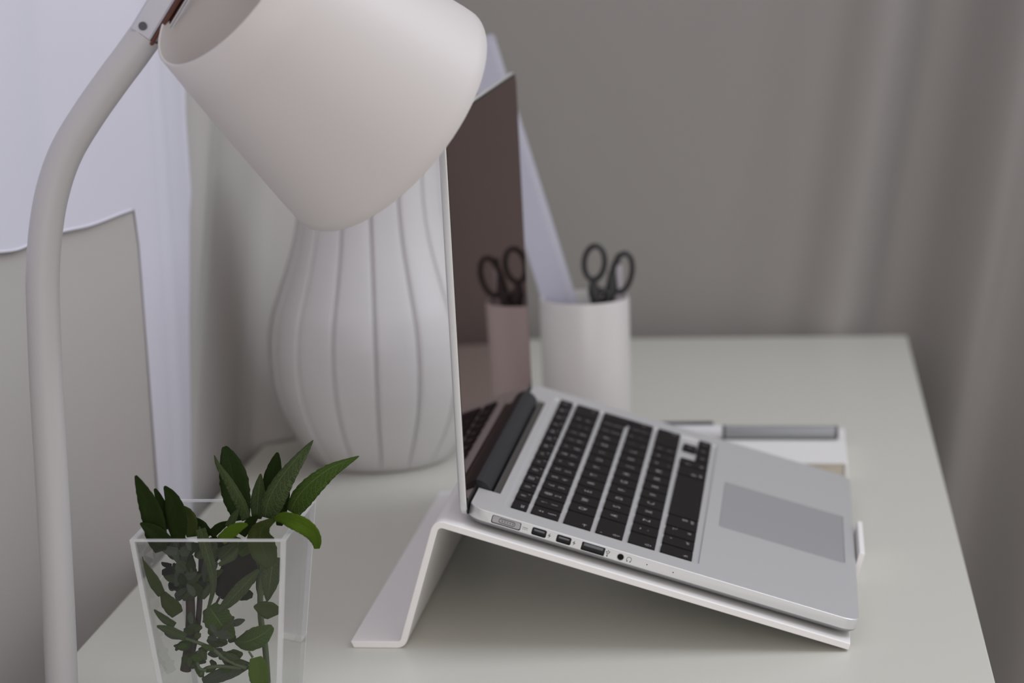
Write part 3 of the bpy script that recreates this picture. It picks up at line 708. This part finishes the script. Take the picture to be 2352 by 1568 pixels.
# bracket from the stem to the bulb holder
j0 = Vector((-133.0, LY, 344))-lo; j1 = sc-sa*HL+kd*(RN-.5)-lo; jm = Vector((-104, LY-8, 377))-lo
d0 = (Vector((-112, LY, 374))-Vector((-133, LY, 344))).normalized()
side_n = Vector((0, 1, 0)); up_n = -d0.cross(side_n).normalized()
def plate(name, m_, w0, w1, y0_, y1_, l0, l1, rnd=0):
    mb = MB(); q = []
    for a, b_ in ((l0, w0), (l1, w0), (l1, w1), (l0, w1)): q.append(j0+d0*a+up_n*b_)
    mb.loft([[p+Vector((0, yy, 0)) for p in q] for yy in (y0_, y1_)]); return mb.build(name, m_, LP, bevel=1.2)
MT['bracket'] = mat('satin_grey_metal', (.55, .55, .60), .3, metal=.6)
plate('bracket', MT['bracket'], -7.2, 4.6, -7.6, -4.6, -1, 52)
plate('bracket', MT['bracket'], -7.2, 4.6, 4.6, 7.6, -1, 52)
plate('bracket_trim', MT['copper'], 4.7, 6.6, -7.6, 7.6, -2, 52)
plate('bracket_core', MT['chrome'], 6.7, 9.6, -4.0, 6.0, 8, 46)
mb = MB(); pv = j0+d0*4.0+up_n*(-2.0); mb.tube([pv+Vector((0, -8.6, 0)), pv+Vector((0, 8.6, 0))], 2.1, 14); mb.build('pivot_screw', MT['pen_d'], LP, smooth=40)
mb = MB(); e_ = j0+d0*50; mb.tube(catmull([e_, e_+d0*12, (e_+d0*20)*.5+j1*.5+Vector((0, 0, 16)), j1], 6), 4.0, 14); mb.build('upper_arm', MT['bracket'], LP, smooth=50)

# ------------------------------------------------------------------ acrylic cup with sage
GX0, GX1, GY0, GY1, GH = -149.9, -72.1, -141.2, -63.0, 100.0
gc = Vector(((GX0+GX1)/2, (GY0+GY1)/2, 0))
TW = 2.4
def corner(z, sx, sy, ins=0):
    k = 10.0*(1-z/GH)+ins
    return Vector(((GX1-k if sx > 0 else GX0+k)-gc.x, (GY1-k if sy > 0 else GY0+k)-gc.y, z))
GL = empty('clear_cup', gc, 'clear square tapered acrylic cup holding sage sprigs in the foreground', 'cup')
sgn = [(-1, -1), (1, -1), (1, 1), (-1, 1)]
for q in range(4):
    a, b_ = sgn[q], sgn[(q+1) % 4]; d = (corner(0, *b_)-corner(0, *a)).normalized()*TW
    mb = MB(); mb.loft([[corner(z, *a)+d, corner(z, *b_)-d, corner(z, *b_, TW)-d*0, corner(z, *a, TW)+d*0] for z in (3.0, GH-1.0)]); mb.build('side_panel', MT['acrylic'], GL)
    mb = MB(); mb.loft([[corner(z, *a), corner(z, *a)+d, corner(z, *a, TW), corner(z, *a)+Vector((-d.y, d.x, 0))] for z in (0, GH)]); mb.build('polished_edge', MT['acrylic_edge'], GL)
    mb = MB(); mb.loft([[corner(z, *a)+d, corner(z, *b_)-d, corner(z, *b_, TW), corner(z, *a, TW)] for z in (GH-.95, GH)]); mb.build('rim', MT['acrylic_edge'], GL)
mb = MB(); mb.loft([[corner(z, *a, .1) for a in sgn] for z in (0, 2.9)]); mb.build('bottom_panel', MT['acrylic'], GL)

def leaf(mid, hw, mt, Y, par, po, curl=0, tilt=0, fold=.25, bias=0, free=False):
    """mid: list of pixels along the leaf's middle (tip first), hw: half widths in px, Y depth in mm (or list)"""
    k = len(mid); Ys = Y if isinstance(Y, (list, tuple)) else [Y]*k
    P3 = [at(px, py, y_) for (px, py), y_ in zip(mid, Ys)]
    P3 = catmull(P3, 5); m_ = len(P3)
    H = []
    for i in range(k-1):
        for q in range(5):
            t_ = q/5; H.append(hw[i]*(1-t_)+hw[i+1]*t_)
    H.append(hw[-1])
    # smooth the half widths
    for _ in range(2): H = [H[0]]+[(H[i-1]+2*H[i]+H[i+1])/4 for i in range(1, m_-1)]+[H[-1]]
    vd = (P3[0]-CPOS).normalized(); rows_ = []; uv = []
    pxmm = ((P3[m_//2]-CPOS).dot(fw))/F_PX
    nu = [-1, -.66, -.33, 0, .33, .66, 1]
    for i, p in enumerate(P3):
        tg = (P3[min(i+1, m_-1)]-P3[max(i-1, 0)]).normalized(); sd = tg.cross(vd).normalized(); dn = vd
        row_ = []
        for u_ in nu:
            wv = u_*H[i]*pxmm; jit = 0
            off = abs(u_)*H[i]*pxmm*fold + u_*H[i]*pxmm*tilt
            if abs(u_) == 1: wv *= 1+.035*math.sin(i*2.4)
            q_ = p+sd*wv-dn*off
            if q_.z < GH+1 and not free:              # stay inside the tapered walls
                kk = 10.0*(1-min(q_.z, GH)/GH)+TW+.5
                q_.x = min(max(q_.x, GX0+kk), GX1-kk); q_.y = min(max(q_.y, GY0+kk), GY1-kk); q_.z = max(q_.z, 3.3)
            row_.append(q_-Vector(po))
            uv.append((.5+.5*u_+bias*(1-u_*u_), i/(m_-1)))
        rows_.append(row_)
    me = bpy.data.meshes.new('leaf'); vs_ = [tuple(v_*MM) for r_ in rows_ for v_ in r_]; fs_ = []
    nn = len(nu)
    for i in range(m_-1):
        for j in range(nn-1): fs_.append((i*nn+j, i*nn+j+1, (i+1)*nn+j+1, (i+1)*nn+j))
    me.from_pydata(vs_, [], fs_); me.materials.append(mt); me.shade_smooth()
    ul = me.uv_layers.new(name='UVMap')
    for lp_ in me.loops: ul.data[lp_.index].uv = uv[lp_.vertex_index]
    o = bpy.data.objects.new('leaf', me); COL.objects.link(o); o.parent = par
    s_ = o.modifiers.new('thick', 'SOLIDIFY'); s_.thickness = .00045; s_.offset = 0
    return o
def Z4(*p): return [(480+x/5.808, 1000+y/5.808) for x, y in p]
def Z3(*p): return [(280+x/6.03, 1000+y/6.03) for x, y in p]
def Z2(*p): return [(480+x/4.379, 1210+y/4.379) for x, y in p]
def Z1(*p): return [(280+x/4.379, 1210+y/4.379) for x, y in p]
def hz(s, *h): return [x/s for x in h]
def stem_t(pts, r_, Y, m_, par, po, name='stem'):
    Ys = Y if isinstance(Y, (list, tuple)) else [Y]*len(pts)
    P3 = [at(a, b_, y_)-Vector(po) for (a, b_), y_ in zip(pts, Ys)]; mb = MB(); cp_ = catmull(P3, 5)
    k = len(cp_); rs = [r_[0]+(r_[1]-r_[0])*i/(k-1) for i in range(k)]; mb.tube(cp_, rs, 10); return mb.build(name, m_, par, smooth=50)

# right-hand sprig: tall leaves fanning out above the rim
po = at(600, 1500, -100); S1 = empty('sage_sprig', po, 'tallest sage sprig, long leaves fanning out above the right of the clear cup', 'herb sprig', 'sage sprigs in the clear cup')
stem_t(Z2((470, -40), (545, 300), (520, 600), (520, 900), (565, 1200), (590, 1560)), (1.5, 1.7), [-100, -104, -104, -100, -98, -95], MT['stem_g'], S1, po)
L1 = lambda *a, po=po, **k: leaf(*a, par=S1, po=po, **k)
L1(Z4((205, 148), (270, 330), (325, 560), (365, 800), (410, 1000), (430, 1130)), hz(5.808, 30, 135, 195, 190, 145, 90), LM['dark'], Y=[-80, -84, -88, -92, -96, -98], fold=.15)
L1(Z4((72, 265), (125, 400), (245, 590), (340, 760), (430, 930), (500, 1120)), hz(5.808, 4, 32, 58, 72, 78, 60), LM['under'], Y=[-92, -98, -103, -106, -106, -104], fold=-.2, bias=-.3)
L1(Z4((915, 225), (885, 380), (840, 580), (800, 850), (760, 1050)), hz(5.808, 12, 85, 120, 120, 60), LM['dark'], Y=-86, fold=.2)
L1(Z4((690, 510), (668, 700), (650, 900), (640, 1110)), hz(5.808, 8, 75, 105, 60), LM['under'], Y=-99, fold=.15)
L1(Z4((1390, 60), (1262, 235), (1130, 415), (1010, 590), (905, 780), (835, 940), (790, 1100)), hz(5.808, 3, 62, 98, 130, 150, 145, 80), LM['under'], Y=[-96, -100, -105, -108, -110, -110, -108], fold=-.12, bias=.27)
L1(Z4((2000, 275), (1830, 360), (1650, 455), (1490, 575), (1345, 710), (1220, 860), (1120, 1030)), hz(5.808, 4, 52, 92, 125, 145, 150, 90), LM['mid'], Y=[-86, -92, -98, -102, -104, -104, -102], fold=-.15, bias=.2)
L1(Z4((1030, 700), (1000, 850), (960, 1050), (940, 1200)), hz(5.808, 50, 75, 70, 40), LM['dark'], Y=-90)
L1(Z4((1440, 1505), (1430, 1400), (1365, 1290), (1250, 1200), (1115, 1140), (980, 1095), (870, 1115)), hz(5.808, 35, 75, 100, 112, 105, 80, 20), LM['bright'], Y=[-112, -116, -122, -126, -126, -122, -116], fold=.3, free=True)
L1(Z4((880, 1120), (760, 1190), (690, 1290), (690, 1420), (760, 1600), (830, 1760)), hz(5.808, 20, 70, 150, 190, 170, 60), LM['olive'], Y=[-116, -116, -114, -112, -110, -108], fold=.2)
L1(Z4((515, 1187), (410, 1215), (290, 1290), (160, 1400)), hz(5.808, 12, 62, 90, 70), LM['bright'], Y=-120, fold=.2)
L1(Z4((655, 1070), (590, 1120), (520, 1200), (440, 1330)), hz(5.808, 12, 55, 70, 50), LM['dark'], Y=-104)
L1(Z4((408, 960), (335, 1080), (260, 1220)), hz(5.808, 3, 50, 55), LM['under'], Y=-108)
L1(Z4((270, 1150), (140, 1220), (20, 1330)), hz(5.808, 15, 60, 60), LM['dark'], Y=-104)
L1(Z2((650, 300), (630, 430), (610, 580), (585, 745)), hz(4.379, 70, 100, 85, 8), LM['under'], Y=-108)
L1(Z2((690, 330), (660, 480), (640, 620)), hz(4.379, 20, 40, 10), LM['olive'], Y=-94)
L1(Z2((450, 800), (530, 815), (620, 850), (650, 900)), hz(4.379, 8, 75, 95, 70), LM['olive'], Y=-112)
L1(Z2((260, 1150), (380, 1150), (520, 1090), (640, 1000)), hz(4.379, 14, 105, 110, 25), LM['mid'], Y=[-108, -112, -112, -108])
L1(Z2((470, 1310), (490, 1400), (500, 1500), (520, 1620)), hz(4.379, 55, 95, 100, 70), LM['bright'], Y=-116)
L1(Z2((500, 430), (350, 590), (210, 740), (70, 870)), hz(4.379, 14, 72, 62, 10), LM['under'], Y=-112)
stem_t(Z2((400, 1250), (440, 1310)), (.5, .7), -115, MT['stem_g'], S1, po, 'leaf_stalk')

# left-hand sprig: dark leaves at the left of the rim
po = at(430, 1400, -100); S2 = empty('sage_sprig', po, 'dark-leaved sage sprig with a thick woody stem at the left of the clear cup', 'herb sprig', 'sage sprigs in the clear cup')
L2 = lambda *a, po=po, **k: leaf(*a, par=S2, po=po, **k)
stem_t(Z1((640, 1440), (680, 1150), (690, 800), (660, 450), (600, 100)), (2.9, 2.0), [-104, -104, -102, -100, -98], MT['stem_w'], S2, po)
stem_t(Z1((690, 1330), (760, 1000), (790, 600), (800, 200)), (1.6, 1.4), [-100, -100, -98, -96], MT['stem_w'], S2, po)
L2(Z3((190, 553), (265, 720), (350, 920), (430, 1150), (480, 1400), (540, 1600)), hz(6.03, 12, 78, 130, 155, 150, 80), LM['dark'], Y=[-134, -133, -131, -128, -125, -120])
L2(Z3((455, 735), (520, 880), (580, 1080), (600, 1300)), hz(6.03, 15, 55, 75, 60), LM['dark'], Y=-116)
L2(Z3((590, 700), (680, 850), (735, 1030), (770, 1250), (780, 1450)), hz(6.03, 12, 95, 140, 140, 80), LM['dark'], Y=[-118, -117, -116, -114, -112])
L2(Z3((735, 962), (860, 1060), (940, 1180), (970, 1400)), hz(6.03, 10, 92, 105, 70), LM['olive'], Y=-106, fold=.35)
L2(Z3((255, 1212), (380, 1290), (500, 1380), (620, 1500)), hz(6.03, 10, 85, 115, 110), LM['dark'], Y=[-134, -132, -128, -120])
L2(Z3((930, 1150), (1070, 1240), (1200, 1400)), hz(6.03, 30, 90, 80), LM['dark'], Y=-98)
L2(Z3((1070, 1258), (1100, 1400), (1130, 1560)), hz(6.03, 4, 48, 50), LM['under'], Y=-116)
L2(Z1((790, 20), (840, 200), (900, 420), (920, 600), (880, 780), (820, 960)), hz(4.379, 50, 60, 48, 28, 16, 12), LM['under'], Y=-116)
L2(Z1((178, 298), (250, 430), (330, 560), (400, 680)), hz(4.379, 4, 45, 62, 40), LM['olive'], Y=[-134, -132, -128, -122])
L2(Z1((410, 660), (450, 740), (520, 820), (560, 880)), hz(4.379, 30, 70, 85, 60), LM['olive'], Y=-114)
L2(Z1((325, 832), (420, 920), (530, 990)), hz(4.379, 6, 40, 35), LM['under'], Y=[-130, -126, -122])
L2(Z1((352, 995), (480, 1040), (640, 1110)), hz(4.379, 8, 48, 40), LM['under'], Y=[-130, -127, -122])
L2(Z1((410, 1050), (500, 1090), (580, 1110)), hz(4.379, 8, 35, 20), LM['grey'], Y=-118)
L2(Z1((540, 1240), (600, 1180), (690, 1170)), hz(4.379, 10, 35, 25), LM['mid'], Y=-112)
# big dark leaf in the middle and its neighbours
L2(Z2((450, 260), (380, 360), (290, 470), (190, 590), (100, 700)), hz(4.379, 70, 165, 190, 150, 40), LM['black'], Y=-92)
L2(Z2((290, 210), (230, 300), (100, 380)), hz(4.379, 12, 38, 18), LM['under'], Y=-118)
L2(Z2((0, 800), (70, 900), (150, 1010), (250, 1110)), hz(4.379, 70, 145, 125, 20), LM['mid'], Y=-110)
L2(Z2((440, 690), (380, 680), (300, 700)), hz(4.379, 20, 60, 40), LM['dark'], Y=-88)
stem_t(Z2((110, 700), (30, 850)), (.6, .6), -104, MT['stem_w'], S2, po, 'leaf_stalk')
stem_t(Z2((210, 740), (60, 880)), (.6, .6), -108, MT['stem_g'], S2, po, 'leaf_stalk')
rnd = random.Random(4)
# clustered small leaves round the woody stem
for k in range(66):
    cx = rnd.uniform(520, 860); cy = rnd.uniform(140, 760); a = rnd.uniform(-165, -15); L_ = rnd.uniform(110, 240)
    p1 = (cx, cy); p0 = (cx+L_*math.cos(R(a)), max(160, cy+L_*math.sin(R(a))))
    lim = 400 if p0[1] > 260 else 440
    if p0[0] < lim: p0 = (lim, p0[1])
    pm = ((p0[0]+p1[0])/2+rnd.uniform(-15, 15), (p0[1]+p1[1])/2)
    L2(Z1(p0, pm, p1), hz(4.379, 5, rnd.uniform(38, 68), 14), rnd.choice([LM['grey'], LM['under'], LM['dark'], LM['olive'], LM['grey']]), Y=rnd.uniform(-112, -92), tilt=rnd.uniform(-.4, .4))
for k in range(15):
    cx = rnd.uniform(20, 330); cy = rnd.uniform(150, 400); a = rnd.uniform(-120, -40); L_ = rnd.uniform(120, 220)
    p0 = (cx+L_*math.cos(R(a)), max(110, cy+L_*math.sin(R(a))))
    L2(Z2(p0, ((p0[0]+cx)/2, (p0[1]+cy)/2), (cx, cy)), hz(4.379, 8, rnd.uniform(70, 110), 40), rnd.choice([LM['dark'], LM['under'], LM['mid']]), Y=rnd.uniform(-100, -84), tilt=rnd.uniform(-.3, .3))
L2(Z1((415, 215), (480, 240), (560, 250)), hz(4.379, 25, 48, 40), LM['grey'], Y=-114)
L2(Z1((375, 470), (440, 450), (520, 430)), hz(4.379, 8, 40, 30), LM['black'], Y=-106)
L2(Z1((390, 355), (440, 380), (500, 390)), hz(4.379, 6, 28, 20), LM['black'], Y=-104)
L2(Z1((475, 560), (510, 570), (570, 590)), hz(4.379, 30, 60, 25), LM['black'], Y=-102)

# low sprig of small leaves at the bottom of the cup
po = at(500, 1540, -105); S3 = empty('sage_sprig', po, 'small low sage sprig with narrow pale leaves at the bottom of the clear cup', 'herb sprig', 'sage sprigs in the clear cup')
L3 = lambda *a, po=po, **k: leaf(*a, par=S3, po=po, **k)
stem_t(Z1((600, 1110), (760, 1160), (900, 1220), (1050, 1330), (1250, 1420)), (.9, 1.1), -112, MT['stem_g'], S3, po)
stem_t(Z1((780, 1500), (850, 1420), (1000, 1400), (1200, 1420)), (1.0, 1.0), -112, MT['stem_g'], S3, po)
stem_t(Z1((780, 1240), (755, 1320), (780, 1420), (850, 1440)), (.7, .9), -114, MT['stem_g'], S3, po, 'leaf_stalk')
for k in range(52):
    cx = rnd.uniform(620, 1100); cy = rnd.uniform(940, 1440); a = rnd.uniform(0, 360); L_ = rnd.uniform(90, 190)
    p1 = (cx, cy); p0 = (max(520, cx+L_*math.cos(R(a))), cy+L_*math.sin(R(a))*.7)
    pm = ((p0[0]+p1[0])/2+rnd.uniform(-12, 12), (p0[1]+p1[1])/2+rnd.uniform(-12, 12))
    L3(Z1(p0, pm, p1), hz(4.379, 5, rnd.uniform(30, 56), 12), rnd.choice([LM['grey'], LM['under'], LM['olive'], LM['under'], LM['mid']]), Y=rnd.uniform(-118, -100), tilt=rnd.uniform(-.4, .4))
for k in range(8):
    cx = rnd.uniform(490, 590); cy = rnd.uniform(330, 700) 
    L1(Z2((cx+rnd.uniform(-60, 15), cy-rnd.uniform(120, 200)), (cx+rnd.uniform(-20, 15), cy-80), (cx, cy)), hz(4.379, 6, rnd.uniform(35, 60), 10), rnd.choice([LM['under'], LM['olive'], LM['mid']]), Y=rnd.uniform(-100, -88), tilt=rnd.uniform(-.3, .3))
L3(Z2((-60, 1560), (90, 1500), (250, 1450), (400, 1400)), hz(4.379, 40, 70, 60, 15), LM['grey'], Y=-108)
L3(Z2((340, 1270), (260, 1290), (160, 1290)), hz(4.379, 8, 70, 30), LM['mid'], Y=-108)
L3(Z2((420, 1375), (300, 1350), (180, 1330)), hz(4.379, 8, 30, 20), LM['under'], Y=-112)
